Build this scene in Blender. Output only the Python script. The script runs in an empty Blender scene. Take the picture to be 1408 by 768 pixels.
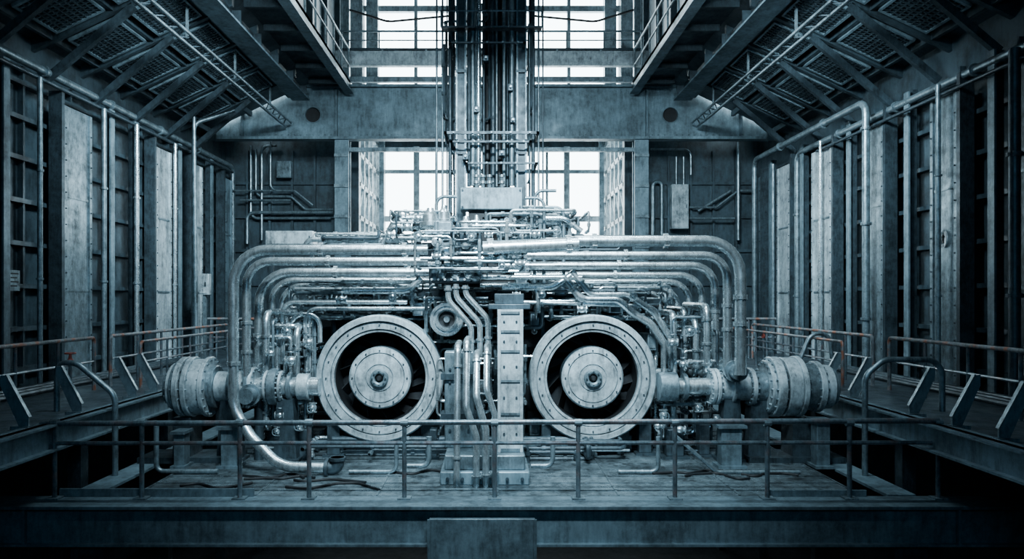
import bpy, bmesh, math, random
from mathutils import Vector, Matrix
random.seed(11)
SC = bpy.context.scene
C = SC.collection
PI = math.pi
def V(px, py, Y):
    return Vector(((px-676)*Y/1000.0, Y, 2.75-(py-410)*Y/1000.0))
def XW(px, Y): return (px-676)*Y/1000.0
def ZW(py, Y): return 2.75-(py-410)*Y/1000.0
# ---------------------------------------------------------------- materials
def mat(name, col, metal=0.5, rough=0.45, lo=0.35, scale=3, bump=0.06, streak=True, rust=0.0, stain=0.6):
    m = bpy.data.materials.new(name); m.use_nodes = True
    nt = m.node_tree; N = nt.nodes; L = nt.links
    b = N['Principled BSDF']
    tc = N.new('ShaderNodeTexCoord')
    n1 = N.new('ShaderNodeTexNoise'); n1.inputs['Scale'].default_value = scale; n1.inputs['Detail'].default_value = 10; n1.inputs['Roughness'].default_value = 0.75
    mp = N.new('ShaderNodeMapping'); mp.inputs['Scale'].default_value = (1, 1, 0.2 if streak else 1)
    n2 = N.new('ShaderNodeTexNoise'); n2.inputs['Scale'].default_value = scale*6; n2.inputs['Detail'].default_value = 8; n2.inputs['Roughness'].default_value = 0.7
    L.new(tc.outputs['Object'], n1.inputs['Vector']); L.new(tc.outputs['Object'], mp.inputs['Vector']); L.new(mp.outputs[0], n2.inputs['Vector'])
    mul = N.new('ShaderNodeMath'); mul.operation = 'MULTIPLY'
    L.new(n1.outputs['Fac'], mul.inputs[0]); L.new(n2.outputs['Fac'], mul.inputs[1])
    r = N.new('ShaderNodeValToRGB')
    e = r.color_ramp.elements
    e[0].position = 0.15; e[1].position = 0.36
    e[0].color = (col[0]*lo, col[1]*lo, col[2]*lo, 1); e[1].color = (min(1, col[0]*1.2), min(1, col[1]*1.2), min(1, col[2]*1.2), 1)
    k = e.new(0.23); k.color = (col[0]*0.85, col[1]*0.85, col[2]*0.85, 1)
    L.new(mul.outputs[0], r.inputs[0])
    out = r.outputs[0]
    n4 = N.new('ShaderNodeTexNoise'); n4.inputs['Scale'].default_value = scale*0.55; n4.inputs['Detail'].default_value = 12; n4.inputs['Roughness'].default_value = 0.8
    L.new(tc.outputs['Object'], n4.inputs['Vector'])
    r4 = N.new('ShaderNodeValToRGB'); r4.color_ramp.elements[0].position = 0.38; r4.color_ramp.elements[1].position = 0.56
    r4.color_ramp.elements[0].color = (1-stain, 1-stain, 1-stain, 1); r4.color_ramp.elements[1].color = (1, 1, 1, 1)
    L.new(n4.outputs['Fac'], r4.inputs[0])
    m4 = N.new('ShaderNodeMixRGB'); m4.blend_type = 'MULTIPLY'; m4.inputs[0].default_value = 1
    L.new(out, m4.inputs[1]); L.new(r4.outputs[0], m4.inputs[2]); out = m4.outputs[0]
    if rust:
        n3 = N.new('ShaderNodeTexNoise'); n3.inputs['Scale'].default_value = 5; n3.inputs['Detail'].default_value = 8
        L.new(tc.outputs['Object'], n3.inputs['Vector'])
        r3 = N.new('ShaderNodeValToRGB'); r3.color_ramp.elements[0].position = 0.5; r3.color_ramp.elements[1].position = 0.62
        L.new(n3.outputs['Fac'], r3.inputs[0])
        mx = N.new('ShaderNodeMixRGB'); mx.inputs[2].default_value = (0.30, 0.10, 0.05, 1)
        mm = N.new('ShaderNodeMath'); mm.operation = 'MULTIPLY'; mm.inputs[1].default_value = rust
        L.new(r3.outputs[0], mm.inputs[0]); L.new(mm.outputs[0], mx.inputs[0]); L.new(out, mx.inputs[1]); out = mx.outputs[0]
    L.new(out, b.inputs['Base Color'])
    b.inputs['Metallic'].default_value = metal
    mr = N.new('ShaderNodeMapRange'); mr.inputs['From Min'].default_value = 0.3; mr.inputs['From Max'].default_value = 0.7
    mr.inputs['To Min'].default_value = min(1, rough+0.18); mr.inputs['To Max'].default_value = max(0.08, rough-0.1)
    L.new(n1.outputs['Fac'], mr.inputs['Value']); L.new(mr.outputs[0], b.inputs['Roughness'])
    bp = N.new('ShaderNodeBump'); bp.inputs['Strength'].default_value = bump; bp.inputs['Distance'].default_value = 0.02
    L.new(n2.outputs['Fac'], bp.inputs['Height']); L.new(bp.outputs[0], b.inputs['Normal'])
    return m
STEEL = mat('bright_steel', (0.60, 0.70, 0.74), 0.88, 0.25, 0.4, 4, stain=0.4)
PALE = mat('pale_painted_metal', (0.42, 0.51, 0.55), 0.4, 0.4, 0.35, 2.5, 0.12)
MID = mat('mid_steel', (0.19, 0.26, 0.295), 0.65, 0.36, 0.4, 4)
DARK = mat('dark_steel', (0.045, 0.07, 0.086), 0.5, 0.4, 0.4, 4)
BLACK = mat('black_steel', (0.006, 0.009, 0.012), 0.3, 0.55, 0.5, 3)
WALL = mat('wall_steel', (0.045, 0.074, 0.092), 0.4, 0.42, 0.4, 1.5)
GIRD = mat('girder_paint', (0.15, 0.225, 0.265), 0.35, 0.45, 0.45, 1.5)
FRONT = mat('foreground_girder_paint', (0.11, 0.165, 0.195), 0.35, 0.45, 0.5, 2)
RAIL = mat('rusty_rail', (0.22, 0.25, 0.27), 0.4, 0.4, 0.4, 5, rust=0.9)
RAILM = mat('rail_steel', (0.13, 0.18, 0.21), 0.6, 0.32, 0.4, 5, rust=0.2)
RED = mat('red_paint', (0.34, 0.06, 0.04), 0.1, 0.5, 0.4, 9)
DECK = mat('deck_plate', (0.15, 0.20, 0.225), 0.5, 0.28, 0.2, 2.5, 0.25, streak=False, stain=0.8)
WALK = mat('walkway_plate', (0.085, 0.12, 0.145), 0.5, 0.36, 0.3, 3, 0.2, streak=False)
WHITE = mat('white_enamel', (0.6, 0.66, 0.68), 0.0, 0.5, 0.7, 5)
# ---------------------------------------------------------------- mesh builder
def fillet(pts, rad, n=6):
    pts = [Vector(p) for p in pts]
    if len(pts) < 3 or rad <= 0: return pts
    out = [pts[0]]
    for i in range(1, len(pts)-1):
        a, b, c = pts[i-1], pts[i], pts[i+1]
        u = (a-b); w = (c-b); lu, lw = u.length, w.length
        if lu < 1e-4 or lw < 1e-4: continue
        u /= lu; w /= lw
        ang = u.angle(w)
        if ang > PI-0.03 or ang < 0.15: out.append(b); continue
        t = min(rad/math.tan(ang/2), lu*0.48, lw*0.48)
        p0 = b+u*t; p3 = b+w*t
        k = 0.5523
        p1 = p0.lerp(b, k); p2 = p3.lerp(b, k)
        for j in range(n+1):
            s = j/n
            out.append(p0*(1-s)**3+p1*3*s*(1-s)**2+p2*3*s*s*(1-s)+p3*s**3)
    out.append(pts[-1])
    return out
class MB:
    def __init__(s): s.v = []; s.f = []
    def add(s, vs, fs):
        o = len(s.v); s.v += [Vector(v) for v in vs]; s.f += [tuple(i+o for i in f) for f in fs]; return s
    def box(s, x0, x1, y0, y1, z0, z1):
        return s.add([(x0,y0,z0),(x1,y0,z0),(x1,y1,z0),(x0,y1,z0),(x0,y0,z1),(x1,y0,z1),(x1,y1,z1),(x0,y1,z1)],
                     [(0,3,2,1),(4,5,6,7),(0,1,5,4),(1,2,6,5),(2,3,7,6),(3,0,4,7)])
    def sbox(s, sg, x0, x1, y0, y1, z0, z1):
        a, b = sorted((sg*x0, sg*x1)); return s.box(a, b, y0, y1, z0, z1)
    def bar(s, p0, p1, w, h=None):
        h = h or w; p0 = Vector(p0); p1 = Vector(p1); d = (p1-p0).normalized()
        up = Vector((0,0,1)) if abs(d.z) < 0.95 else Vector((0,1,0))
        a = d.cross(up).normalized(); b = a.cross(d).normalized()
        vs = []
        for p in (p0, p1):
            for i, j in ((-1,-1),(1,-1),(1,1),(-1,1)): vs.append(p+a*i*w/2+b*j*h/2)
        return s.add(vs, [(3,2,1,0),(4,5,6,7),(0,1,5,4),(1,2,6,5),(2,3,7,6),(3,0,4,7)])
    def path(s, pts, r, seg=12):
        P = [Vector(p) for p in pts]; Q = [P[0]]
        for p in P[1:]:
            if (p-Q[-1]).length > 1e-4: Q.append(p)
        P = Q; n = len(P); T = []
        if n < 2: return s
        for i in range(n):
            d = P[min(i+1,n-1)]-P[max(i-1,0)]
            if d.length < 1e-5: d = P[min(i+1,n-1)]-P[i]
            T.append(d.normalized())
        up = Vector((0,0,1)) if abs(T[0].z) < 0.9 else Vector((1,0,0))
        a = T[0].cross(up).normalized(); vs = []; fs = []
        for i in range(n):
            if i:
                q = T[i-1].rotation_difference(T[i]); a = (q @ a).normalized()
            b = T[i].cross(a).normalized()
            for k in range(seg):
                th = 2*PI*k/seg; vs.append(P[i]+(a*math.cos(th)+b*math.sin(th))*r)
        for i in range(n-1):
            for k in range(seg):
                k2 = (k+1) % seg; fs.append((i*seg+k, i*seg+k2, (i+1)*seg+k2, (i+1)*seg+k))
        fs.append(tuple(range(seg-1, -1, -1))); fs.append(tuple((n-1)*seg+k for k in range(seg)))
        return s.add(vs, fs)
    def tube(s, pts, r, bend=0.1, seg=12): return s.path(fillet(pts, bend), r, seg)
    def cyl(s, p0, p1, r, seg=16): return s.path([p0, p1], r, seg)
    def lathe(s, prof, o, ax, seg=32):
        o = Vector(o); ax = Vector(ax).normalized()
        up = Vector((0,0,1)) if abs(ax.z) < 0.9 else Vector((1,0,0))
        a = ax.cross(up).normalized(); b = ax.cross(a).normalized(); vs = []; fs = []
        for r, h in prof:
            for k in range(seg):
                th = 2*PI*k/seg; vs.append(o+ax*h+(a*math.cos(th)+b*math.sin(th))*max(r, 0.0005))
        for i in range(len(prof)-1):
            for k in range(seg):
                k2 = (k+1) % seg; fs.append((i*seg+k, i*seg+k2, (i+1)*seg+k2, (i+1)*seg+k))
        return s.add(vs, fs)
    def solid(s, prof, o, ax, seg=32):
        return s.lathe([(0, prof[0][1])]+list(prof)+[(0, prof[-1][1])], o, ax, seg)
    def prism(s, poly, axis, a, b):
        n = len(poly); vs = []
        for t in (a, b):
            for p, q in poly:
                vs.append((t, p, q) if axis == 'x' else (p, t, q) if axis == 'y' else (p, q, t))
        fs = [tuple(range(n)), tuple(range(2*n-1, n-1, -1))]
        for i in range(n): fs.append((i, (i+1) % n, n+(i+1) % n, n+i))
        return s.add(vs, fs)
    def torus(s, o, ax, R, r, seg=24, sg=8):
        o = Vector(o); ax = Vector(ax).normalized()
        up = Vector((0,0,1)) if abs(ax.z) < 0.9 else Vector((1,0,0))
        a = ax.cross(up).normalized(); b = ax.cross(a).normalized(); vs = []; fs = []
        for i in range(seg):
            th = 2*PI*i/seg; d = a*math.cos(th)+b*math.sin(th)
            for k in range(sg):
                ph = 2*PI*k/sg; vs.append(o+d*(R+r*math.cos(ph))+ax*r*math.sin(ph))
        for i in range(seg):
            for k in range(sg):
                fs.append((i*sg+k, ((i+1)%seg)*sg+k, ((i+1)%seg)*sg+(k+1)%sg, i*sg+(k+1)%sg))
        return s.add(vs, fs)
    def build(s, name, m, parent=None, bevel=0.0):
        if parent is not None: org = Vector(parent['_o'])
        else:
            xs = [v.x for v in s.v]; ys = [v.y for v in s.v]; zs = [v.z for v in s.v]
            org = Vector(((min(xs)+max(xs))/2, (min(ys)+max(ys))/2, min(zs)))
        me = bpy.data.meshes.new(name)
        me.from_pydata([v-org for v in s.v], [], s.f)
        bm = bmesh.new(); bm.from_mesh(me); bmesh.ops.recalc_face_normals(bm, faces=bm.faces); bm.to_mesh(me); bm.free()
        me.materials.append(m); me.shade_smooth(); me.set_sharp_from_angle(angle=math.radians(32))
        o = bpy.data.objects.new(name, me); C.objects.link(o)
        if parent is not None: o.parent = parent
        else: o.location = org
        o['_o'] = tuple(org)
        if bevel:
            b = o.modifiers.new('bevel', 'BEVEL'); b.width = bevel; b.segments = 2; b.limit_method = 'ANGLE'
        return o
def tag(o, label, cat, group=None):
    o['label'] = label; o['category'] = cat
    if group: o['group'] = group
    return o
def thing(name, label, cat, loc=(0,0,0), group=None):
    o = bpy.data.objects.new(name, None); C.objects.link(o); o.location = loc; o['_o'] = tuple(loc); o.empty_display_size = 0.1
    return tag(o, label, cat, group)
def struct(name, mb, m, bevel=0):
    o = mb.build(name, m, None, bevel); o['kind'] = 'structure'; return o
def dup(root, loc):
    r = root.copy(); C.objects.link(r); r.location = loc
    for ch in list(root.children):
        c = ch.copy(); C.objects.link(c); c.parent = r
    return r
def pipe(name, label, pts, r, bend=0.12, fl=(), group=None, m=STEEL, cat='pipe', seg=14, fm=None, fr=1.45):
    pts = [Vector(p) for p in pts]
    if not fl:
        return tag(MB().tube(pts, r, bend, seg).build(name, m), label, cat, group)
    t = thing(name, label, cat, pts[-1], group)
    MB().tube(pts, r, bend, seg).build('pipe_run', m, t)
    for i, q in fl:
        a, b = pts[i], pts[i+1]; d = (b-a).normalized(); p = a.lerp(b, q); R = r*fr; w = r*0.28
        f = MB()
        f.cyl(p-d*w*1.15, p-d*w*0.1, R, 20); f.cyl(p+d*w*0.1, p+d*w*1.15, R, 20)
        up = Vector((0,0,1)) if abs(d.z) < 0.9 else Vector((1,0,0))
        e = d.cross(up).normalized(); g = d.cross(e)
        for k in range(8):
            th = 2*PI*k/8; c = p+(e*math.cos(th)+g*math.sin(th))*(r*1.24); f.cyl(c-d*w*1.6, c+d*w*1.6, r*0.1, 6)
        f.build('flange', fm or m, t)
    return t
# ================================================================ SETTING
f = MB()
f.box(-5.0, 5.15, 10.15, 19.5, -0.12, 0)
for i in range(7): f.box(-5.0+i*1.69, -4.97+i*1.69, 10.15, 19.5, 0, 0.012)
for i in range(12): f.box(-5.0, 5.15, 10.4+i*0.42, 10.42+i*0.42, 0, 0.012)
struct('floor', f, DECK)
struct('floor', MB().box(-11, 11, -4, 33, -4.2, -4.0), BLACK)
WX = 9.5
for s, nm in ((-1, 'wall_left'), (1, 'wall_right')):
    w = MB().sbox(s, WX, WX+0.2, -4, 26.2, -4, 8.2).sbox(s, WX, WX+0.2, 23.7, 26.2, 8.2, 9.95)
    for z in (1.3, 2.1, 2.95, 3.8, 4.65, 5.5, 6.3, 7.0): w.sbox(s, WX, WX-0.17, 3, 25.9, z, z+0.09)
    y = 8.0
    while y < 25.8:
        w.sbox(s, WX, WX-0.12, y, y+0.06, 1.05, 7.4); y += 1.64
    struct(nm, w, WALL)
struct('wall_behind', MB().box(-9.7, 9.7, -4.2, -4, -4, 17), WALL)
w = MB()
w.box(-9.5, -4.75, 26, 26.2, -4, 10); w.box(4.75, 9.5, 26, 26.2, -4, 10); w.box(-4.75, 4.75, 26, 26.2, -4, 4.75)
for s in (-1, 1):
    for x in (5.5, 6.3, 7.1, 7.9, 8.7): w.box(s*x-0.04, s*x+0.04, 25.86, 26, 1, 8)
    for z in (2.0, 3.2, 4.4, 5.6, 6.8): w.sbox(s, 5.2, 9.4, 25.9, 26, z, z+0.1)
struct('wall_back', w, WALL)
for s in (-1, 1):
    r = MB()
    r.prism([(s*9.9, 7.9), (s*5.9, 9.8), (s*5.9, 9.95), (s*9.9, 8.05)], 'y', -4, 23.78)
    y = 6.0
    while y < 23.6:
        r.prism([(s*9.6, 7.8), (s*6.0, 9.51), (s*6.0, 9.8), (s*9.6, 8.06)], 'y', y, y+0.12); y += 1.8
    for t in (0.15, 0.5, 0.85):
        x = 9.6-3.6*t; z = 7.98+1.71*t
        r.sbox(s, x, x+.1, 3, 23.7, z-0.16, z)
    struct('ceiling', r, WALL)
    struct('ceiling', MB().sbox(s, 4.7, 9.9, 23.78, 26.2, 9.82, 9.97).sbox(s, 9.0, 9.5, 23.72, 23.78, 7.9, 9.9), WALL)
    w = MB().sbox(s, 6.3, 6.45, 4, 31, 9.97, 17)
    for k in range(12): w.sbox(s, 6.1, 6.3, 5+k*2.2, 5.2+k*2.2, 9.97, 17)
    struct('wall_left' if s < 0 else 'wall_right', w, WALL)
struct('ceiling', MB().box(-6.4, 6.4, -4, 6.9, 9.97, 10.1), WALL)
struct('ceiling', MB().box(-6.4, 6.4, 4, 31.2, 17, 17.2), WALL)
struct('wall_front', MB().box(-6.0, 6.0, 4, 4.2, 10.1, 17), WALL)
def window(n, x0, x1, z0, z1, mull, tran, Y=31.0):
    t = bpy.data.objects.new('window_%d' % n, None); C.objects.link(t); t.location = (0, 0, 0); t['_o'] = (0, 0, 0); t['kind'] = 'structure'
    fr = MB()
    fr.box(x0, x1, Y, Y+0.2, z0, z0+0.15); fr.box(x0, x1, Y, Y+0.2, z1-0.15, z1)
    fr.box(x0, x0+0.15, Y, Y+0.2, z0, z1); fr.box(x1-0.15, x1, Y, Y+0.2, z0, z1)
    fr.build('window_frame', MID, t)
    for px, w_ in mull: x = XW(px, Y); MB().box(x-w_/2, x+w_/2, Y-w_*0.6, Y+0.12, z0, z1).build('mullion', PALE, t)
    for py, w_ in tran: z = ZW(py, Y); MB().box(x0, x1, Y-w_*0.4, Y+0.1, z-w_/2, z+w_/2).build('transom', PALE, t)
window(1, -4.7, 4.85, 4.7, 9.2, [(573, .24), (600, .1), (635, .3), (690, .3), (752, .1), (779, .24)], [(236, .16), (301, .24)])
window(2, -6.2, 6.2, 9.95, 17, [(484, 1.1), (513, .5), (572, .14), (640, .3), (700, .3), (782, .14), (838, .5), (868, 1.1)], [(13, .25)])
struct('wall_end', MB().box(-6.3, 6.3, 31, 31.2, 9.2, 9.95).box(-6.3,-4.7,31,31.2,4,9.9).box(4.85,6.3,31,31.2,4,9.9), WALL)
for s, n in ((-1, 3), (1, 4)):
    t = bpy.data.objects.new('window_%d' % n, None); C.objects.link(t); t['_o'] = (0, 0, 0); t['kind'] = 'structure'
    fr = MB()
    for i in range(6): y = 26.2+i*0.93; fr.sbox(s, 4.75, 4.95, y, y+0.2, 4.7, 9.9)
    for z in (4.7, 5.6, 6.8, 7.9, 9.05): fr.sbox(s, 4.75, 4.95, 26.2, 30.97, z, z+0.16)
    fr.sbox(s, 4.8, 4.95, 26.2, 30.97, 9.2, 9.95)
    for i in range(5): y = 26.25+i*0.93; fr.bar((s*4.82, y, 5.7), (s*4.82, y+0.93, 6.8), 0.07).bar((s*4.82, y+.93, 6.8), (s*4.82, y, 7.9), 0.07)
    fr.build('window_frame', PALE, t)
struct('floor', MB().box(-4.75, 4.75, 26.2, 31.0, 4.5, 4.7), DARK)
# ================================================================ big structural steel
t = thing('cross_girder', 'huge riveted blue grey cross girder with two round holes below upper opening', 'girder', (0, 24, 8.03))
w = MB(); H = 0.24
for s in (-1, 1): w.prism([(s*9.2, 8.03), (s*6.4, 8.03), (s*6.4, 9.7), (s*7.5, 9.7), (s*9.2, 8.3)], 'y', 24.0, 24.06)
w.box(-5.4, 5.4, 24.0, 24.06, 8.03, 9.7)
for hx in (-5.9, 5.9):
    N_ = 32; hz = 8.8; circ = []; rect = []
    for k in range(N_):
        a = 2*PI*k/N_; c_, s_ = math.cos(a), math.sin(a)
        circ.append((hx+H*c_, hz+H*s_))
        tx = 0.5/abs(c_) if abs(c_) > 1e-6 else 1e9
        tz = ((9.7-hz) if s_ > 0 else (hz-8.03))/abs(s_) if abs(s_) > 1e-6 else 1e9
        q = min(tx, tz); rect.append((hx+q*c_, hz+q*s_))
    for cx_, cz_ in ((-.5, 8.03), (.5, 8.03), (-.5, 9.7), (.5, 9.7)):
        j = min(range(N_), key=lambda i: (rect[i][0]-hx-cx_)**2+(rect[i][1]-cz_)**2); rect[j] = (hx+cx_, cz_)
    vs = [(p[0], 24.0, p[1]) for p in circ+rect]+[(p[0], 24.06, p[1]) for p in circ+rect]; fs = []
    for k in range(N_):
        k2 = (k+1) % N_
        fs += [(k, k2, N_+k2, N_+k), (2*N_+k, 3*N_+k, 3*N_+k2, 2*N_+k2), (k, 2*N_+k, 2*N_+k2, k2)]
    w.add(vs, fs); w.torus((hx, 24.0, hz), (0, 1, 0), H+0.02, 0.02, 32, 6)
for i in range(90):
    x = -8.9+i*0.2
    w.cyl((x, 23.96, 8.15), (x, 24.01, 8.15), 0.022, 6)
    if abs(x) < 7.4: w.cyl((x, 23.96, 9.58), (x, 24.01, 9.58), 0.022, 6)
w.build('web', GIRD, t)
MB().box(-9.2, 9.2, 23.8, 24.2, 7.97, 8.05).build('bottom_flange', GIRD, t)
MB().box(-7.4, 7.4, 23.8, 24.2, 9.68, 9.76).build('top_flange', GIRD, t)
for x in (-8.2, -5.1, 5.1, 8.2): MB().box(x-0.03, x+0.03, 23.85, 24.0, 8.05, 9.6 if abs(x) < 8 else 9.1).build('stiffener', GIRD, t)
for hx in (-5.9, 5.9): MB().solid([(0.3, 0), (0.3, 0.3)], (hx, 24.08, 8.8), (0, 1, 0), 24).build('hole_shade_plug', BLACK, t)  # closed black plug stands in for the shade behind each hole
for s, lab in ((-1, 'tall grey I-section column at left side of the bright lower opening'), (1, 'tall grey I-section column at right side of the bright lower opening')):
    t = thing('steel_column', lab, 'column', (s*4.93, 24, -4))
    x0, x1 = sorted((s*4.7, s*5.16))
    MB().box(x0, x1, 23.9, 23.95, -4, 7.97).build('flange', GIRD, t); MB().box(x0, x1, 24.25, 24.3, -4, 7.97).build('flange', GIRD, t)
    MB().box(s*4.93-0.03, s*4.93+0.03, 23.95, 24.25, -4, 7.97).build('web', GIRD, t)
    for k in range(5): MB().box(x0-0.01, x1+0.01, 23.86, 23.9, 3.4+k, 3.5+k).build('splice_plate', MID, t)
for s, lab in ((-1, 'slim inner column standing in left of the lit opening'), (1, 'slim inner column standing in right of the lit opening')):
    tag(MB().box(s*4.6-0.1, s*4.6+0.1, 30.4, 30.7, 4.7, 9.9).build('inner_column', MID), lab, 'column')
tag(MB().box(-4.7, 4.7, 24.0, 24.15, 7.6, 7.73).build('lintel_beam', MID), 'thin horizontal lintel beam just under the large cross girder', 'beam')
t = thing('upper_gallery', 'high far gallery beam with thin handrail crossing the bright top opening', 'gallery', (0, 24, 10.5))
MB().box(-5.2, 5.2, 24.2, 25.4, 10.98, 11.08).build('deck', DARK, t)
w = MB().box(-5.2, 5.2, 24.2, 24.3, 10.5, 11.0)
for k in range(8): w.box(-5.1+k*1.45, -5.05+k*1.45, 24.12, 24.2, 10.5, 11.0)
w.box(-5.2, 5.2, 24.1, 24.3, 10.46, 10.5); w.build('fascia_beam', PALE, t)
MB().tube([(-5.1, 24.25, 11.65), (5.1, 24.25, 11.65)], 0.035).build('top_rail', MID, t)
MB().tube([(-5.1, 24.25, 11.35), (5.1, 24.25, 11.35)], 0.022).build('mid_rail', MID, t)
for k in range(9): MB().tube([(-5.0+k*1.25, 24.25, 11.05), (-5.0+k*1.25, 24.25, 11.65)], 0.026).build('post', MID, t)
tag(MB().box(-5.2, 5.2, 24.3, 24.45, 9.98, 10.16).build('tie_beam', MID), 'thin horizontal tie beam between far gallery and cross girder', 'beam')
for s in (-1, 1):
    sd = 'left' if s < 0 else 'right'
    tag(MB().box(s*4.9-0.1, s*4.9+0.1, 24.5, 24.7, 9.98, 16.9).build('upper_column', MID), 'dark upper column at %s end of the far gallery' % sd, 'column')
    tag(MB().tube([(s*4.8, 24.6, 12.5), (s*3.5, 24.6, 12.1), (s*1.4, 24.6, 12.3)], 0.04, 0.8, 8).build('hanging_cable', BLACK), 'slack dark cable across the %s part of the top opening' % sd, 'cable')
    t = thing('side_gallery', 'overhead %s side gallery with handrail running toward the far opening' % sd, 'gallery', (s*5.4, 15, 9.4))
    MB().sbox(s, 4.6, 5.85, 7, 23.7, 9.72, 9.82).build('deck', DARK, t)
    MB().sbox(s, 4.6, 4.7, 7, 23.7, 9.42, 9.82).sbox(s, 4.5, 4.78, 7, 23.7, 9.40, 9.44).build('edge_beam', GIRD, t)
    for k in range(11): MB().sbox(s, 4.7, 5.8, 8+k*1.5, 8.1+k*1.5, 9.56, 9.72).build('joist', DARK, t)
    MB().tube([(s*4.65, 7, 10.85), (s*4.65, 23.7, 10.85)], 0.035).build('top_rail', MID, t)
    MB().tube([(s*4.65, 7, 10.35), (s*4.65, 23.7, 10.35)], 0.025).build('mid_rail', MID, t)
    for k in range(16): MB().tube([(s*4.65, 7.1+k*1.1, 9.8), (s*4.65, 7.1+k*1.1, 10.85)], 0.03).build('post', MID, t)
    t = thing('runway_beam', 'broad grey overhead I-beam under the %s gallery' % sd, 'beam', (s*6.1, 15, 9.1))
    MB().box(s*6.1-0.28, s*6.1+0.28, 6, 23.3, 9.08, 9.13).build('bottom_flange', GIRD, t)
    MB().box(s*6.1-0.03, s*6.1+0.03, 6, 23.3, 9.13, 9.5).build('web', DARK, t)
    for k in range(12): MB().box(s*6.1-0.24, s*6.1+0.24, 6.5+k*1.5, 6.54+k*1.5, 9.13, 9.48).build('stiffener', DARK, t)
    t = thing('lattice_girder', 'slender lattice girder hanging under the %s sloping roof' % sd, 'lattice girder', (s*6.7, 15, 8.3))
    for dx, dz in ((0, 8.35), (0.17, 8.47), (-0.17, 8.47)): MB().tube([(s*6.7+dx, 6, dz), (s*6.7+dx, 23.7, dz)], 0.035, 0, 8).build('chord', MID, t)
    w = MB(); y = 6.0
    while y < 23.2:
        for dx in (0.17, -0.17):
            w.bar((s*6.7, y, 8.35), (s*6.7+dx, y+0.3, 8.47), 0.025); w.bar((s*6.7, y+0.6, 8.35), (s*6.7+dx, y+0.3, 8.47), 0.025)
        y += 0.6
    w.build('lacing', DARK, t)
    for k in range(6): MB().bar((s*6.7, 7+k*3, 8.45), (s*6.7, 7+k*3, 9.3), 0.05).build('hanger', MID, t)
for s in (-1, 1):
    sd = 'left' if s < 0 else 'right'
    for k in range(8):
        y = 9.6+k*1.8+0.06
        tag(MB().bar((s*9.25, y, 7.25), (s*7.4, y, 8.8), 0.12, 0.14).build('roof_brace', DARK), 'dark diagonal roof brace rising from the %s wall head' % sd, 'brace', '%s roof braces' % sd)
def roof_panel():
    t = thing('roof_panel', 'pale gridded roof panel set between rafters', 'roof panel', (0, 0, 0))
    w = MB().box(-0.55, 0.55, -0.7, -0.64, -0.03, 0.03).box(-0.55, 0.55, 0.64, 0.7, -0.03, 0.03).box(-0.55, -0.5, -0.7, 0.7, -0.03, 0.03).box(0.5, 0.55, -0.7, 0.7, -0.03, 0.03); w.build('frame', GIRD, t)
    w = MB()
    for i in range(1, 9): w.box(-0.5+i*0.111-0.012, -0.5+i*0.111+0.012, -0.66, 0.66, -0.02, 0.02)
    for i in range(1, 11): w.box(-0.5, 0.5, -0.66+i*0.12-0.012, -0.66+i*0.12+0.012, -0.02, 0.02)
    w.build('grid', DARK, t)
    MB().box(-0.5, 0.5, -0.65, 0.65, 0.02, 0.03).build('backing', PALE, t)
    return t
proto = roof_panel(); first = True
for s in (-1, 1):
    sd = 'left' if s < 0 else 'right'
    for row in (0, 1):
        for k in range(7):
            y = 10.56+k*1.8; tt = 0.32+row*0.35
            x = 9.6-3.6*tt-0.05; z = 7.8+1.71*tt+0.08
            o = proto if first else dup(proto, (0, 0, 0)); first = False
            o.location = (s*x, y, z-0.02); o.rotation_euler = (0, s*math.atan2(1.71, 3.6), 0)
            o['group'] = '%s roof panels, %s row' % (sd, ('lower', 'upper')[row])
            o['label'] = 'gridded panel in the %s row of the %s sloping roof' % (('lower', 'upper')[row], sd)
# ================================================================ side walls: tall pale panels
def tall_panel(y0, y1, s, label, z1=6.85, m=PALE, d=0.45):
    t = thing('wall_panel', label, 'wall panel', (s*9.2, (y0+y1)/2, 1.0))
    MB().sbox(s, 9.28, WX-d, y0, y1, 1.0, z1).build('casing', m, t, 0.015)
    xf = s*(WX-d)
    for yy in (y0, y1-0.09): a, b = sorted((xf, xf-s*0.04)); MB().box(a, b, yy, yy+0.09, 1.02, z1-0.02).build('edge_strip', m, t)
    w = MB()
    for k in range(16):
        z = 1.25+k*(z1-1.4)/16
        for yy in (y0+0.045, y1-0.045): w.cyl((xf-s*0.04, yy, z), (xf-s*0.06, yy, z), 0.018, 6)
    w.build('bolts', DARK, t)
    for z in (2.9, 4.9): a, b = sorted((xf, xf-s*0.02)); MB().box(a, b, y0+0.1, y1-0.1, z, z+0.05).build('seam_strip', MID, t)
    MB().sbox(s, 9.28, WX-d-0.05, y0-0.12, y0-0.02, 1.0, 7.1).build('side_angle', DARK, t)
tall_panel(11.6, 12.5, -1, 'dark grey tall panel at the extreme left of the left wall', m=DARK)
tall_panel(15.35, 16.4, -1, 'broad pale tall panel nearest the camera on the left wall', m=MID)
tall_panel(19.55, 20.5, -1, 'bright tall panel in the middle of the left wall')
tall_panel(21.9, 22.7, -1, 'bright narrow tall panel toward far end of left wall')
tall_panel(24.6, 25.3, -1, 'dim tall panel at the far left corner of hall', m=GIRD)
tall_panel(11.8, 12.6, 1, 'dark grey tall panel at the extreme right of the right wall', m=DARK)
tall_panel(14.1, 14.95, 1, 'broad grey tall panel with small white emblem on right wall', m=MID)
tall_panel(16.75, 17.7, 1, 'pale tall panel beside the thick riser on the right wall', m=MID)
tall_panel(19.3, 20.5, 1, 'brightest tall panel in the middle of the right wall')
tall_panel(22.0, 23.0, 1, 'pale tall panel toward the far end of right wall')
tall_panel(24.4, 25.2, 1, 'dim tall panel at the far right corner of hall', m=GIRD)
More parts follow.
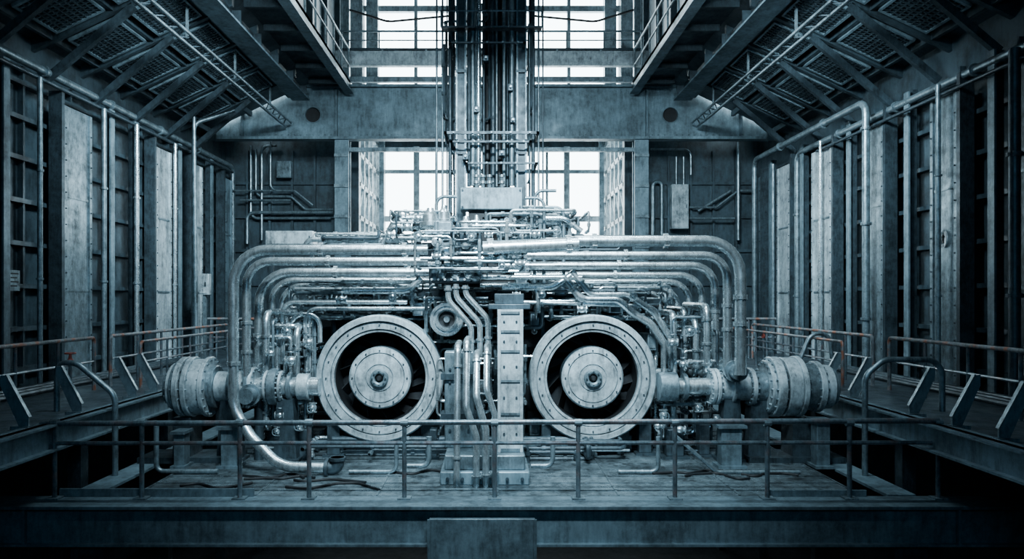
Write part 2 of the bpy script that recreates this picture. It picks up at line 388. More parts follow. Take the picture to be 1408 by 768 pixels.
for s, ys in ((-1, (13.6, 17.4, 18.6, 21.2, 23.6)), (1, (13.2, 15.9, 18.5, 21.3, 23.7))):
    sd = 'left' if s < 0 else 'right'
    for y in ys:
        t = thing('wall_pilaster', 'dark flanged pilaster standing between tall panels on the %s wall' % sd, 'pilaster', (s*9.2, y, 1.0), '%s wall pilasters' % sd)
        MB().sbox(s, 9.28, 9.1, y-0.03, y+0.03, 1.0, 7.25).build('web', DARK, t)
        MB().sbox(s, 9.1, 9.06, y-0.09, y+0.09, 1.0, 7.25).build('flange', GIRD, t)
pipe('wall_main_pipe', 'long thick pipe running along the top of the left wall', [(-9.15, 4, 7.4), (-9.15, 25.7, 7.38), (-9.15, 25.7, 1.02)], 0.085, 0.25, [(0, .5), (0, .62), (0, .74), (0, .86), (1, .4)], m=MID)
pipe('wall_pipe', 'thinner pipe under the top pipe of the left wall', [(-8.98, 4, 7.12), (-8.98, 25.2, 7.12)], 0.045, 0.2, m=DARK)
for i, (px, r, top, m, lab) in enumerate([(143, .06, 7.1, MID, 'bright riser beside the broad pale panel of the left wall'), (188, .06, 7.1, STEEL, 'bright riser just left of middle bright panel, left wall'),
        (241, .05, 7.1, STEEL, 'pale riser at far narrow bright panel, left wall'), (55, .05, 7.1, MID, 'grey riser left of the broad pale panel, left wall')]):
    Y = 8900/(676-px)
    pipe('riser_pipe', lab, [(-8.9, Y, top), (-8.9, Y, 1.0)], r, 0, [(0, .3), (0, .65)], m=m)
pipe('riser_pipe', 'curved top riser joining the left roof at its far end', [(-7.6, 21.5, 8.3), (-8.6, 21.0, 7.8), (-8.6, 21.0, 1.0)], 0.06, 0.3, [(1, .4), (1, .8)], m=MID)
pipe('riser_pipe', 'tall thin riser before the back left corner', [(-8.45, 20.65, 7.9), (-8.4, 20.7, 1.0)], 0.05, 0.2, m=MID)
pipe('wall_main_pipe', 'long thick pipe running along the top of right wall, elbow down', [(9.1, 4, 7.05), (9.1, 21.65, 7.05), (9.1, 21.65, 1.02)], 0.085, 0.28, [(0, .4), (0, .55), (0, .7), (0, .85), (1, .3), (1, .7)], m=MID)
pipe('riser_pipe', 'thick bright riser with top elbow turning along the right wall', [(8.75, 24.2, 1.0), (8.75, 24.2, 7.35), (8.75, 17.0, 7.35), (8.75, 17.0, 1.0)], 0.085, 0.28, [(1, .3), (1, .7), (2, .1), (2, .45), (2, .8)], m=MID)
pipe('wall_pipe', 'thin pipe along right wall under the top pipe', [(8.95, 4, 6.8), (8.95, 20, 6.8)], 0.04, 0.2, m=DARK)
for px, r, m, lab in [(1290, .05, MID, 'slim grey riser right of the pale panel, right wall'), (1395, .09, DARK, 'thick dark riser at the extreme right of the right wall'), (1128, .045, STEEL, 'slim bright riser left of brightest right wall panel'),
        (1063, .045, MID, 'slim grey riser near the far right corner')]:
    Y = 8900/(px-676); pipe('riser_pipe', lab, [(8.9, Y, 7.0), (8.9, Y, 1.0)], r, 0, [(0, .3), (0, .7)], m=m)
def plaque(name, label, s, Y, z, w_, h_, m=WHITE, X=9.0):
    t = thing(name, label, 'plate', (s*X, Y, z))
    MB().sbox(s, X, X-0.02, Y-w_/2, Y+w_/2, z-h_/2, z+h_/2).build('plate', m, t)
    l = MB()
    for k in range(4): l.sbox(s, X-0.02, X-0.024, Y-w_*0.36, Y+w_*(0.36-0.12*(k % 2)), z+h_*(0.3-0.2*k), z+h_*(0.34-0.2*k)+0.012)
    l.build('print', BLACK, t)
plaque('notice_plate', 'small grey notice plate at the lower left end of left wall', -1, 14.2, 3.1, 0.32, 0.4, MID, 9.335)
plaque('notice_plate', 'small pale notice plate on right wall at extreme right', 1, 12.95, 3.1, 0.22, 0.32, PALE, 9.335)
t = thing('emblem_plate', 'small white oval emblem on the broad grey right panel', 'emblem', (9.02, 14.5, 3.9))
w = MB(); w.add([(9.005, 14.5+0.1*math.cos(k*PI/8), 3.93+0.17*math.sin(k*PI/8)) for k in range(16)]+[(9.04, 14.5+0.1*math.cos(k*PI/8), 3.93+0.17*math.sin(k*PI/8)) for k in range(16)],
   [tuple(range(16)), tuple(range(31, 15, -1))]+[(k, (k+1) % 16, 16+(k+1) % 16, 16+k) for k in range(16)]); w.build('disc', WHITE, t)
MB().box(8.995, 9.005, 14.47, 14.52, 3.85, 4.02).box(8.995, 9.005, 14.45, 14.54, 3.96, 3.99).build('mark', BLACK, t)
def junction_box(label, x0, x1, y0, y1, z0, z1, m=PALE):
    t = thing('junction_box', label, 'electrical box', ((x0+x1)/2, (y0+y1)/2, z0))
    MB().box(x0, x1, y0, y1, z0, z1).build('case', m, t, 0.012)
    d = MB().box(x0+0.04, x1-0.04, y0-0.02, y0, z0+0.04, z1-0.04).build('door', m, t, 0.006)
    MB().box(x1-0.1, x1-0.07, y0-0.05, y0-0.02, (z0+z1)/2-0.06, (z0+z1)/2+0.06).build('handle', DARK, d)
BY = 25.86
junction_box('small grey electrical box on back wall, upper left', XW(380, 25.6), XW(400, 25.6), 25.6, BY, ZW(244, 25.6), ZW(221, 25.6), MID)
junction_box('tall pale electrical cabinet on back wall right of opening', XW(924, 25.5), XW(947, 25.5), 25.5, 25.84, ZW(314, 25.5), ZW(253, 25.5))
junction_box('wide pale cabinet behind the upper left arched pipes', XW(365, 20), XW(430, 20), 20, 20.6, ZW(337, 20), ZW(317, 20))
tag(MB().box(XW(368, 20), XW(372, 20), 20.25, 20.35, -4, ZW(337, 20)).box(XW(424, 20), XW(428, 20), 20.25, 20.35, -4, ZW(337, 20)).box(XW(368, 20), XW(428, 20), 20.2, 20.4, ZW(337, 20)-0.08, ZW(337, 20)).build('cabinet_stand', DARK), 'dark two-legged stand under the wide pale cabinet', 'stand')
junction_box('small pale box on post beside left wall handrail', XW(274, 20.4), XW(287, 20.4), 20.4, 20.6, ZW(405, 20.4), ZW(376, 20.4))
tag(MB().box(XW(278, 20.4), XW(282, 20.4), 20.45, 20.55, 1.0, ZW(405, 20.4)).build('box_post', MID), 'thin post carrying the small pale box by left handrail', 'post')
for i, (pts, r) in enumerate([
    ([(345, 200), (345, 300), (455, 300)], .05), ([(352, 205), (352, 270), (400, 270), (420, 288), (458, 288)], .045), ([(360, 330), (360, 200), (380, 200)], .05),
    ([(340, 335), (340, 292), (458, 292)], .06), ([(372, 195), (372, 262), (405, 262), (430, 282)], .035), ([(330, 275), (400, 275)], .035), ([(320, 262), (375, 262)], .03)]):
    pipe('conduit', 'grey conduit looping across back wall left of the opening', [V(p[0], p[1], 25.78-0.04*i) for p in pts], r, 0.25, group='back wall conduits, left', m=MID, seg=10)
for i, (pts, r) in enumerate([
    ([(898, 330), (898, 250), (910, 250), (910, 330)], .07), ([(960, 290), (1005, 262)], .05), ([(948, 285), (985, 285), (1015, 262), (1040, 262)], .04),
    ([(1015, 195), (1015, 330)], .06), ([(930, 215), (930, 253)], .03), ([(940, 215), (940, 253)], .03), ([(948, 300), (1010, 300)], .04), ([(895, 205), (950, 205), (950, 240)], .035)]):
    pipe('conduit', 'grey conduit looping across back wall right of the opening', [V(p[0], p[1], 25.78-0.04*i) for p in pts], r, 0.25, group='back wall conduits, right', m=MID, seg=10)
# ================================================================ side walkways
for s in (-1, 1):
    sd = 'left' if s < 0 else 'right'
    t = thing('side_walkway', 'raised steel walkway along the %s wall' % sd, 'walkway', (s*7.8, 15, 0.9))
    MB().sbox(s, 6.1, 9.28, 5.5, 25.8, 0.92, 1.0).build('deck', WALK, t)
    MB().sbox(s, 6.05, 6.15, 5.5, 24, 0.68, 1.03).sbox(s, 5.95, 6.25, 5.5, 24, 0.66, 0.69).sbox(s, 5.95, 6.25, 5.5, 24, 1.0, 1.03).build('edge_beam', GIRD, t)
    for k in range(14): MB().sbox(s, 6.15, 9.28, 6+k*1.4, 6.1+k*1.4, 0.75, 0.92).build('joist', DARK, t)
    for k in range(6): y = 8.0+k*2.9; MB().box(s*6.2-0.1, s*6.2+0.1, y-0.1, y+0.1, -4, 0.68).build('leg', DARK, t)
    t = thing('low_beam', 'low steel beam running back below the %s walkway' % sd, 'beam', (s*5.75, 14, -0.3))
    MB().box(s*5.75-0.2, s*5.75+0.2, 10.2, 21, -0.04, 0).build('top_flange', GIRD, t)
    MB().box(s*5.75-0.03, s*5.75+0.03, 10.2, 21, -0.4, -0.04).build('web', DARK, t)
    t = thing('wall_handrail', 'rust-speckled handrail along the %s walkway' % sd, 'handrail', (s*7.6, 14, 1.0))
    for seg_ in ((7.0, 13.9), (14.5, 21.2)):
        MB().tube([(s*7.6, seg_[0], 1.0), (s*7.6, seg_[0], 2.0), (s*7.6, seg_[1], 2.0), (s*7.6, seg_[1], 1.0)], 0.035, 0.08, 10).build('top_rail', RAIL, t)
        MB().tube([(s*7.6, seg_[0], 1.55), (s*7.6, seg_[1], 1.55)], 0.025, 0, 8).build('mid_rail', RAILM, t)
        for k in range(1, 6):
            y = seg_[0]+(seg_[1]-seg_[0])*k/6
            MB().cyl((s*7.6, y, 1.0), (s*7.6, y, 2.0), 0.028, 10).build('post', RAILM, t)
    t = thing('inner_handrail', 'thin inner handrail behind the brackets of the %s walkway' % sd, 'handrail', (s*6.95, 14, 1.0))
    MB().tube([(s*6.9, 14.3, 1.0), (s*6.9, 14.3, 1.9), (s*6.9, 21.3, 1.9), (s*6.9, 21.3, 1.0)], 0.03, 0.08, 10).build('top_rail', RAIL, t)
    MB().tube([(s*6.9, 14.3, 1.5), (s*6.9, 21.3, 1.5)], 0.022, 0, 8).build('mid_rail', RAILM, t)
    for k in range(1, 6): MB().cyl((s*6.9, 14.3+k*1.17, 1.0), (s*6.9, 14.3+k*1.17, 1.9), 0.025, 8).build('post', RAILM, t)
    t = thing('cross_handrail', 'handrail closing the far end of the %s walkway' % sd, 'handrail', (s*7.0, 21.4, 1.0))
    MB().tube([(s*6.2, 21.5, 1.0), (s*6.2, 21.5, 2.15), (s*8.4, 21.5, 2.15)], 0.04, 0.08, 10).build('top_rail', RAIL, t)
    MB().tube([(s*6.2, 21.5, 1.6), (s*8.4, 21.5, 1.6)], 0.03, 0, 8).build('mid_rail', RAILM, t)
    for x in (6.9, 7.6, 8.3): MB().cyl((s*x, 21.5, 1.0), (s*x, 21.5, 2.15), 0.03, 8).build('post', RAILM, t)
    for k, x in enumerate((8.3, 8.55, 8.8)):
        pipe('floor_conduit', 'low conduit lying along the %s walkway by the wall' % sd, [(s*x, 6, 1.05), (s*x, 20.5, 1.05)], 0.05, 0, group='%s walkway floor conduits' % sd, m=DARK, seg=8)
    ys = (8.7, 9.75, 11.0, 12.7, 13.5) if s < 0 else (8.9, 9.8, 10.8, 12.6, 13.7)
    for y in ys:
        t = thing('slanted_bracket', 'slanted steel plate bracket on inner edge of the %s walkway' % sd, 'bracket', (s*6.4, y, 1.0), '%s walkway brackets' % sd)
        MB().prism([(s*6.2, 1.03), (s*6.33, 1.03), (s*6.58, 1.58), (s*6.58, 1.72), (s*6.5, 1.72), (s*6.2, 1.16)], 'y', y-0.012, y+0.012).build('plate', GIRD, t)
        MB().bar((s*6.19, y, 1.16), (s*6.5, y, 1.73), 0.06, 0.015).build('flange', MID, t)
        MB().box(s*6.3-0.12, s*6.3+0.12, y-0.06, y+0.06, 1.0, 1.045).build('foot_plate', MID, t)
pipe('grab_rail', 'bent grab rail curving down from the left walkway', [(-6.75, 11.3, 1.0), (-6.75, 11.3, 1.75), (-6.45, 11.3, 1.75), (-5.85, 11.3, 1.25), (-5.85, 11.3, 0.0)], 0.045, 0.25, m=MID)
pipe('grab_rail', 'thick bent grab rail curving down from the right walkway', [(7.0, 11.3, 1.0), (7.0, 11.3, 1.8), (6.1, 11.3, 1.8), (5.8, 11.3, 1.55), (5.8, 11.3, 0.0)], 0.045, 0.25, m=MID)
pipe('grab_rail', 'smaller bent grab rail behind the right flanged drum', [(7.3, 15.5, 1.0), (7.2, 15.5, 2.0), (6.8, 15.5, 2.0), (6.4, 15.5, 1.0)], 0.045, 0.25, m=MID)
for x, y, lab in ((-7.3, 12.6, 'small red-topped valve on left walkway handrail'), (7.85, 21.0, 'red valve post at far end of right walkway')):
    t = thing('red_valve', lab, 'valve', (x, y, 1.0))
    MB().cyl((x, y, 1.0), (x, y, 1.62), 0.03, 10).build('stem', RAILM, t)
    MB().solid([(0.03, 0), (0.05, 0.02), (0.05, 0.09), (0.03, 0.11), (0.02, 0.2)], (x, y, 1.6), (0, 0, 1), 14).build('body', RED, t)
    MB().torus((x, y, 1.8), (0, 0, 1), 0.08, 0.015, 18, 6).bar((x-0.08, y, 1.8), (x+0.08, y, 1.8), 0.02).build('handwheel', RED, t)
# ================================================================ front girder and railing
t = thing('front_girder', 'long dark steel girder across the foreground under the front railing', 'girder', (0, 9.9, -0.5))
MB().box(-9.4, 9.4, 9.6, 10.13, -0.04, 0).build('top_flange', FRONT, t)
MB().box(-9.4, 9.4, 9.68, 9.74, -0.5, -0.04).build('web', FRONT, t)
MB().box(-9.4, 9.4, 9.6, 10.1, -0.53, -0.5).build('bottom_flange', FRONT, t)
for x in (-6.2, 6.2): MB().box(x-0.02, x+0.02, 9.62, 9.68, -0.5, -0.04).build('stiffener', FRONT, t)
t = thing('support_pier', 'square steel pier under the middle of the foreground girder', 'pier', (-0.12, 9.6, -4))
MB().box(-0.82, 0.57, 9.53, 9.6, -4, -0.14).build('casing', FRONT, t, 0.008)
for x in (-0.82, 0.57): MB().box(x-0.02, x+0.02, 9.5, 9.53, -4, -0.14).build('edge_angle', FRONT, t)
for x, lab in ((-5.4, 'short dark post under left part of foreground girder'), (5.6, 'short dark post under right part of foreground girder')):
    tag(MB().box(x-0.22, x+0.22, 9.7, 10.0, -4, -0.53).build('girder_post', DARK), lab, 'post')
t = thing('front_railing', 'long two-rail steel railing across the foreground deck edge', 'railing', (0, 10, 0))
MB().tube([(-6.2, 10.0, 1.03), (6.15, 10.0, 1.07)], 0.038, 0, 12).build('top_rail', RAILM, t)
MB().tube([(-6.3, 10.0, 0.76), (6.3, 10.0, 0.77)], 0.028, 0, 10).build('mid_rail', RAILM, t)
for px in (75, 195, 330, 425, 556, 680, 795, 928, 1055, 1168, 1290):
    x = (px-676)/100
    p_ = MB().cyl((x, 10, 0), (x, 10, 1.04), 0.032, 10).build('post', RAILM, t)
    MB().box(x-0.09, x+0.09, 9.92, 10.08, 0, 0.02).build('base_plate', MID, p_)
    MB().cyl((x-0.05, 10, 1.045), (x+0.05, 10, 1.045), 0.05, 10).build('clamp', MID, p_)
tag(MB().box(-6.0, -3.3, 10.09, 10.12, 0, 0.11).build('toe_board', FRONT), 'low toe board at left foot of front railing', 'toe board')
tag(MB().box(3.8, 5.2, 10.09, 10.12, 0.0, 0.09).build('toe_board', FRONT), 'low toe board at right foot of front railing', 'toe board')
# ================================================================ MACHINE
t = thing('engine_block', 'dark ribbed engine block behind the two large wheels', 'engine block', (0, 15, 0))
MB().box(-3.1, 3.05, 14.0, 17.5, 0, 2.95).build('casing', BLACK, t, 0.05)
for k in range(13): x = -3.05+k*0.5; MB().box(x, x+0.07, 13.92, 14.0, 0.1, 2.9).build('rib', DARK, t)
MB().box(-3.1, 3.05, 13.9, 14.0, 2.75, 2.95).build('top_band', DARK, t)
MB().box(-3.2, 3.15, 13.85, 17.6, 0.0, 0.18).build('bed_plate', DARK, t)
WY = 12.5
def big_wheel(px, label):
    c = V(px, 520, WY); x, y, z = c
    t = thing('turbine_wheel', label, 'turbine wheel', (x, y, z-1.1), 'pair of large turbine wheels')
    ax = (0, 1, 0)
    rim = MB().lathe([(0.80, 0.9), (0.79, 0.16), (0.795, 0.10), (0.83, 0.09), (0.835, 0.12), (0.845, 0.12), (0.85, 0.06), (0.90, 0.055), (0.965, 0.05), (0.97, 0.10), (0.985, 0.10), (0.99, 0.0), (1.07, 0.0), (1.095, 0.03), (1.095, 0.2), (1.05, 0.21), (1.05, 0.28), (1.095, 0.29), (1.095, 0.42), (1.04, 0.46), (1.04, 0.9)], c, ax, 96).build('rim', PALE, t)
    MB().lathe([(1.0, 0.9), (1.0, 1.2), (0.5, 1.3), (0, 1.3)], c, ax, 64).build('drum', DARK, t)
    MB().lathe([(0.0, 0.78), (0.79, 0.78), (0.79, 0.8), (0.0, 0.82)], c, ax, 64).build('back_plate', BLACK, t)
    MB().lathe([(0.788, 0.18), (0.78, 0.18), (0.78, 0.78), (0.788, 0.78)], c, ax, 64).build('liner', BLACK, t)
    disc = MB().lathe([(0.12, 0.08), (0.12, 0.06), (0.22, 0.06), (0.225, 0.09), (0.235, 0.09), (0.24, 0.065), (0.42, 0.08), (0.425, 0.12), (0.435, 0.12), (0.44, 0.08), (0.51, 0.09), (0.54, 0.13)], c, ax, 72).build('disc', PALE, t)
    MB().lathe([(0.535, 0.12), (0.54, 0.14), (0.54, 0.5), (0.45, 0.78)], c, ax, 64).build('disc_skirt', DARK, t)
    hub = MB().lathe([(0.07, 0.10), (0.075, 0.0), (0.10, -0.02), (0.13, -0.02), (0.15, 0.0), (0.16, 0.08)], c, ax, 32).build('hub', MID, t)
    MB().lathe([(0.0, -0.03), (0.03, -0.03), (0.045, -0.01), (0.07, 0.06)], c, ax, 20).build('hub_cap', BLACK, hub)
    for n, R, rr, d0, par in ((8, 0.115, 0.014, -0.05, hub), (12, 0.475, 0.014, 0.06, disc), (20, 0.92, 0.014, 0.025, rim)):
        for k in range(n):
            a = 2*PI*k/n; q = c+Vector((R*math.cos(a), d0, R*math.sin(a))); MB().cyl(q, q+Vector((0, 0.05, 0)), rr, 6).build('bolt', DARK, par)
    for k in range(14):
        a = 2*PI*k/14; vs = []
        for (r, dy, da) in ((0.52, 0.58, 0), (0.78, 0.52, 0.3), (0.78, 0.76, 0.5), (0.49, 0.77, 0.25)):
            for e in (0, 0.02): vs.append(c+Vector((r*math.cos(a+da+e), dy, r*math.sin(a+da+e))))
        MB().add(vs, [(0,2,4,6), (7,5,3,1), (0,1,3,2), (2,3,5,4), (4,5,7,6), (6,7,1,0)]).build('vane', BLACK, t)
    MB().box(x-0.75, x+0.75, y+0.5, y+1.3, 0, 0.3).box(x-0.7, x-0.5, y+0.45, y+1.2, 0, 0.6).box(x+0.5, x+0.7, y+0.45, y+1.2, 0, 0.6).build('cradle', DARK, t)
big_wheel(521, 'large round turbine wheel, the left one of the pair')
big_wheel(816, 'large round turbine wheel, the right one of the pair')
c = V(614, 439, 12.3)
t = thing('round_port', 'small round flanged port above and between the two large wheels', 'port', c)
MB().lathe([(0.14, 0.3), (0.14, 0.04), (0.17, 0.0), (0.2, 0.0), (0.205, 0.03), (0.225, 0.03), (0.23, 0.0), (0.28, 0.0), (0.29, 0.03), (0.29, 0.14), (0.24, 0.15), (0.24, 1.6)], c, (0, 1, 0), 40).build('ring', STEEL, t)
pl = MB().lathe([(0.0, 0.1), (0.14, 0.1), (0.14, 0.14)], c, (0, 1, 0), 24).build('plug', BLACK, t)
MB().lathe([(0.0, 0.02), (0.05, 0.02), (0.06, 0.1)], c, (0, 1, 0), 16).build('nut', MID, pl)
t = thing('pedestal', 'stepped steel pedestal at the foot of the central column', 'pedestal', (-0.1, 11, 0))
MB().box(-0.76, 0.56, 10.7, 11.7, 0, 0.2).build('foot', GIRD, t, 0.02)
MB().box(-0.7, 0.5, 10.8, 11.7, 0.2, 0.42).build('upper_step', MID, t, 0.02)
for k in range(6): MB().cyl((-0.65+k*0.22, 10.66, 0.1), (-0.65+k*0.22, 10.71, 0.1), 0.025, 8).build('bolt', DARK, t)
t = thing('central_column', 'pale bolted steel column between the two large wheels', 'column', (0.29, 11.2, 0.42))
x0, x1 = XW(684, 11.1), XW(719, 11.1); zt = ZW(425, 11.1)
MB().box(x0, x1, 11.03, 11.36, 0.42, zt).build('face_plate', PALE, t)
MB().box(x0, x0+0.05, 11.0, 11.4, 0.42, zt).build('side_flange', PALE, t, 0.006); MB().box(x1-0.05, x1, 11.0, 11.4, 0.42, zt).build('side_flange', PALE, t, 0.006)
for z in (0.46, 1.0, 1.5, 1.95, 2.25, zt-0.05):
    MB().box(x0+0.05, x1-0.05, 11.01, 11.04, z-0.018, z+0.018).build('cross_rib', MID, t)
for z in (0.7, 1.25, 1.72, 2.1, 2.4):
    for xx in (x0+0.1, x1-0.1): MB().cyl((xx, 11.01, z), (xx, 11.04, z), 0.016, 8).build('bolt', DARK, t)
t = thing('saddle_bracket', 'dark saddle bracket on top of the central pale column', 'bracket', (0.2, 11.4, zt))
MB().box(XW(672, 11.4), XW(728, 11.4), 11.15, 13.85, zt, zt+0.08).build('plate', DARK, t, 0.01)
MB().box(XW(680, 11.4), XW(720, 11.4), 11.3, 13.85, zt+0.08, zt+0.24).build('block', DARK, t, 0.01)
t = thing('valve_box', 'pale upright valve casing left of the central column', 'casing', (-0.5, 11.5, 0.42))
MB().box(XW(612, 11.5), XW(652, 11.5), 11.35, 11.7, 0.42, ZW(482, 11.5)).build('casing', MID, t, 0.02)
for pa, pb in ((520, 512), (575, 566)): MB().box(XW(607, 11.5), XW(655, 11.5), 11.3, 11.7, ZW(pa, 11.5), ZW(pb, 11.5)).build('band', DARK, t)
for z in (0.7, 0.9, 1.45, 1.65): MB().cyl((-0.65, 11.32, z), (-0.65, 11.36, z), 0.02, 8).build('bolt', DARK, t); MB().cyl((-0.36, 11.32, z), (-0.36, 11.36, z), 0.02, 8).build('bolt', DARK, t)
g = 'upright pipes left of the central column'
for pts, r, lab in [([(628, 476), (628, 660)], .05, 'leftmost upright pipe in front of the pale valve casing'),
    ([(641, 470), (641, 560), (655, 600), (655, 660)], .052, 'upright pipe with slight jog, second from left, before pedestal'),
    ([(655, 490), (655, 545), (668, 590), (668, 660)], .052, 'upright pipe with slight jog, third from left, before pedestal'),
    ([(669, 480), (669, 535), (680, 570), (680, 660)], .045, 'upright pipe closest to the pale central column')]:
    Pp = [V(a, b, 10.62) for a, b in pts]; Pp[-1].z = 0.0
    Pp[0].y = 10.9
    pipe('upright_pipe', lab, [Pp[0]+Vector((0, 0.6, 0.0))]+Pp, r, 0.16, [(1, .15), (len(Pp)-1, .8)], group=g)
for k, (pts, r) in enumerate([([(616, 392), (616, 412), (648, 448), (648, 490)], .045), ([(627, 390), (627, 408), (660, 444), (660, 490)], .045), ([(640, 392), (640, 404), (671, 438), (671, 490)], .045)]):
    pipe('curved_pipe', ('left', 'middle', 'right')[k]+' one of three S-curved pipes dropping from the manifold', [V(p[0], p[1], 11.6) for p in pts], r, 0.2, [(0, .3), (2, .5)])
t = thing('valve_manifold', 'bright stacked valve manifold at the centre top of the engine', 'manifold', (-0.6, 12.3, 2.95))
Y0 = 11.9
MB().box(XW(592, Y0), XW(660, Y0), 11.9, 13.3, ZW(388, Y0), ZW(366, Y0)).build('lower_block', DARK, t, 0.03)
MB().box(XW(588, Y0), XW(664, Y0), 11.85, 13.2, ZW(366, Y0), ZW(360, Y0)).build('flange_plate', STEEL, t, 0.01)
MB().box(XW(596, Y0), XW(622, Y0), 11.95, 13.1, ZW(358, Y0), ZW(302, Y0)).build('left_body', MID, t, 0.04)
MB().box(XW(630, Y0), XW(662, Y0), 11.95, 13.1, ZW(358, Y0), ZW(318, Y0)).build('right_body', DARK, t, 0.04)
MB().box(XW(584, Y0), XW(628, Y0), 11.85, 13.1, ZW(322, Y0), ZW(316, Y0)).build('flange_plate', STEEL, t, 0.01)
for px, py, r in ((590, 300, .14), (609, 296, .1), (640, 312, .12), (655, 310, .08)):
    q = V(px, py, Y0); MB().solid([(r, -0.12), (r*1.25, -0.1), (r*1.25, -0.04), (r, -0.03), (r*0.95, 0.08), (r*0.5, 0.14), (r*0.4, 0.2)], q+Vector((0, 0.25, 0)), (0, 0, 1), 24).build('dome', STEEL, t)
for py in (384, 363, 319):
    for px in range(594, 662, 9):
        q = V(px, py, Y0); MB().cyl(q+Vector((0, -0.09, 0)), q+Vector((0, 0.05, 0)), 0.02, 6).build('bolt', PALE, t)
for px, py in ((600, 332), (614, 345), (640, 335), (655, 346), (645, 376), (606, 376), (626, 376)):
    q = V(px, py, Y0-.05); MB().lathe([(0.0, 0), (0.04, 0), (0.05, 0.02), (0.085, 0.03), (0.085, 0.06), (0.06, 0.065), (0.06, 0.2)], q, (0, 1, 0), 20).build('port', STEEL, t)
def arch(s, vx, hy, rpx, Y, bot, x_in, label, extra=None, m=STEEL):
    r = rpx*Y/1000
    pts = [V(x_in, hy, Y), V(vx, hy, Y)]
    if extra: pts += extra
    else: pts += [V(vx, bot, Y)]
    fl = [(0, .12), (0, .55)]
    fl += [(1, .42), (1, .62)] if not extra else [(1, .72)]
    return pipe('arched_pipe', label, pts, r, 0.55 if rpx > 6 else 0.4, fl, m=m, fr=1.25, seg=20)
arch(-1, 321, 343, 7.2, 11.6, 0, 588, 'outermost left arched pipe that sweeps down to the deck', [V(321, 560, 11.6), V(345, 600, 11.5), V(385, 641, 11.3), V(452, 643, 11.3)])
arch(-1, 339, 359, 6, 12.2, 560, 588, 'second arched pipe from the left')
arch(-1, 356, 374, 6.3, 12.8, 580, 590, 'third arched pipe from the left, thick with collars')
arch(-1, 374, 385, 4.3, 13.4, 560, 590, 'fourth arched pipe from the left')
arch(-1, 387, 392, 3.8, 13.9, 550, 590, 'fifth arched pipe from the left')
arch(-1, 400, 399, 3.4, 14.4, 540, 600, 'sixth arched pipe from the left')
arch(-1, 412, 405, 3.0, 14.9, 530, 600, 'seventh thin arched pipe from the left')
arch(1, 1018, 331, 7.8, 11.6, 515, 790, 'outermost right arched pipe, thickest and highest')
arch(1, 1000, 351, 6, 12.2, 515, 690, 'second arched pipe from the right')
arch(1, 983, 365, 5.6, 12.8, 515, 690, 'third arched pipe from the right')
arch(1, 965, 378, 4.6, 13.4, 510, 700, 'fourth arched pipe from the right')
arch(1, 948, 387, 4.2, 13.9, 505, 700, 'fifth arched pipe from the right')
arch(1, 932, 395, 3.8, 14.4, 500, 700, 'sixth arched pipe from the right')
arch(1, 917, 402, 3.4, 14.9, 500, 700, 'seventh thin arched pipe from the right')
pipe('main_pipe', 'thick sloping coupling pipe right of the central manifold', [V(664, 341, 11.5), V(795, 335, 11.55)], 0.11, 0, [(0, .08), (0, .9)], fr=1.25)
# upright drop pipes between the arches and the wheels
for s, sd, spots in ((-1, 'left', [(366, 430, 590, 5, 12.5), (381, 440, 600, 4.5, 12.9), (394, 425, 560, 4, 13.2), (408, 450, 600, 4.5, 12.7), (422, 435, 570, 3.5, 13.0)]), (1, 'right', [(912, 440, 590, 3.5, 13.0), (926, 430, 600, 4.5, 12.7), (941, 425, 515, 4, 13.2), (957, 440, 515, 4.5, 12.9), (972, 420, 515, 5, 12.5)])):
    for px, y0, y1, rr, Y in spots:
        p0, p1 = V(px, y0, Y), V(px, y1, Y)
        pipe('drop_pipe', 'bright upright pipe dropping beside the %s wheel inside the arched pipes' % sd, [p0+Vector((0, 1.4, 0)), p0, p1, p1+Vector((0, 0.8, 0))], rr*Y/1000, 0.18, [(1, .2), (1, .55), (1, .85)], group='%s upright drop pipes' % sd, seg=14)
for s in (-1, 1):
    sd = 'left' if s < 0 else 'right'
    x0, x1 = sorted((s*3.1, s*3.9)); t = thing('pipe_rack', 'dark pipe rack frame behind the %s arched pipes' % sd, 'rack', (s*3.5, 15.6, 0))
    MB().box(x0, x1, 15.4, 17.4, 0.3, 2.6).build('cabinet', BLACK, t, 0.02)
    for z in (0.3, 0.9, 1.5, 2.1): MB().box(x0-0.05, x1+0.05, 15.32, 15.4, z, z+0.06).build('shelf_beam', DARK, t)
    MB().box(x0, x1, 15.4, 17.4, 0, 0.3).build('plinth', BLACK, t)
t = thing('floor_elbow', 'dark flanged elbow on the deck where the long left pipe ends', 'pipe elbow', V(455, 648, 11.3))
MB().tube([V(446, 643, 11.3), V(464, 643, 11.3), V(464, 628, 11.3)], 0.105, 0.1, 18).build('elbow', DARK, t)
MB().cyl(V(448, 643, 11.3), V(452, 643, 11.3), 0.14, 20).build('flange', DARK, t); MB().cyl(V(464, 632, 11.3), V(464, 628, 11.3), 0.13, 20).build('flange', DARK, t)
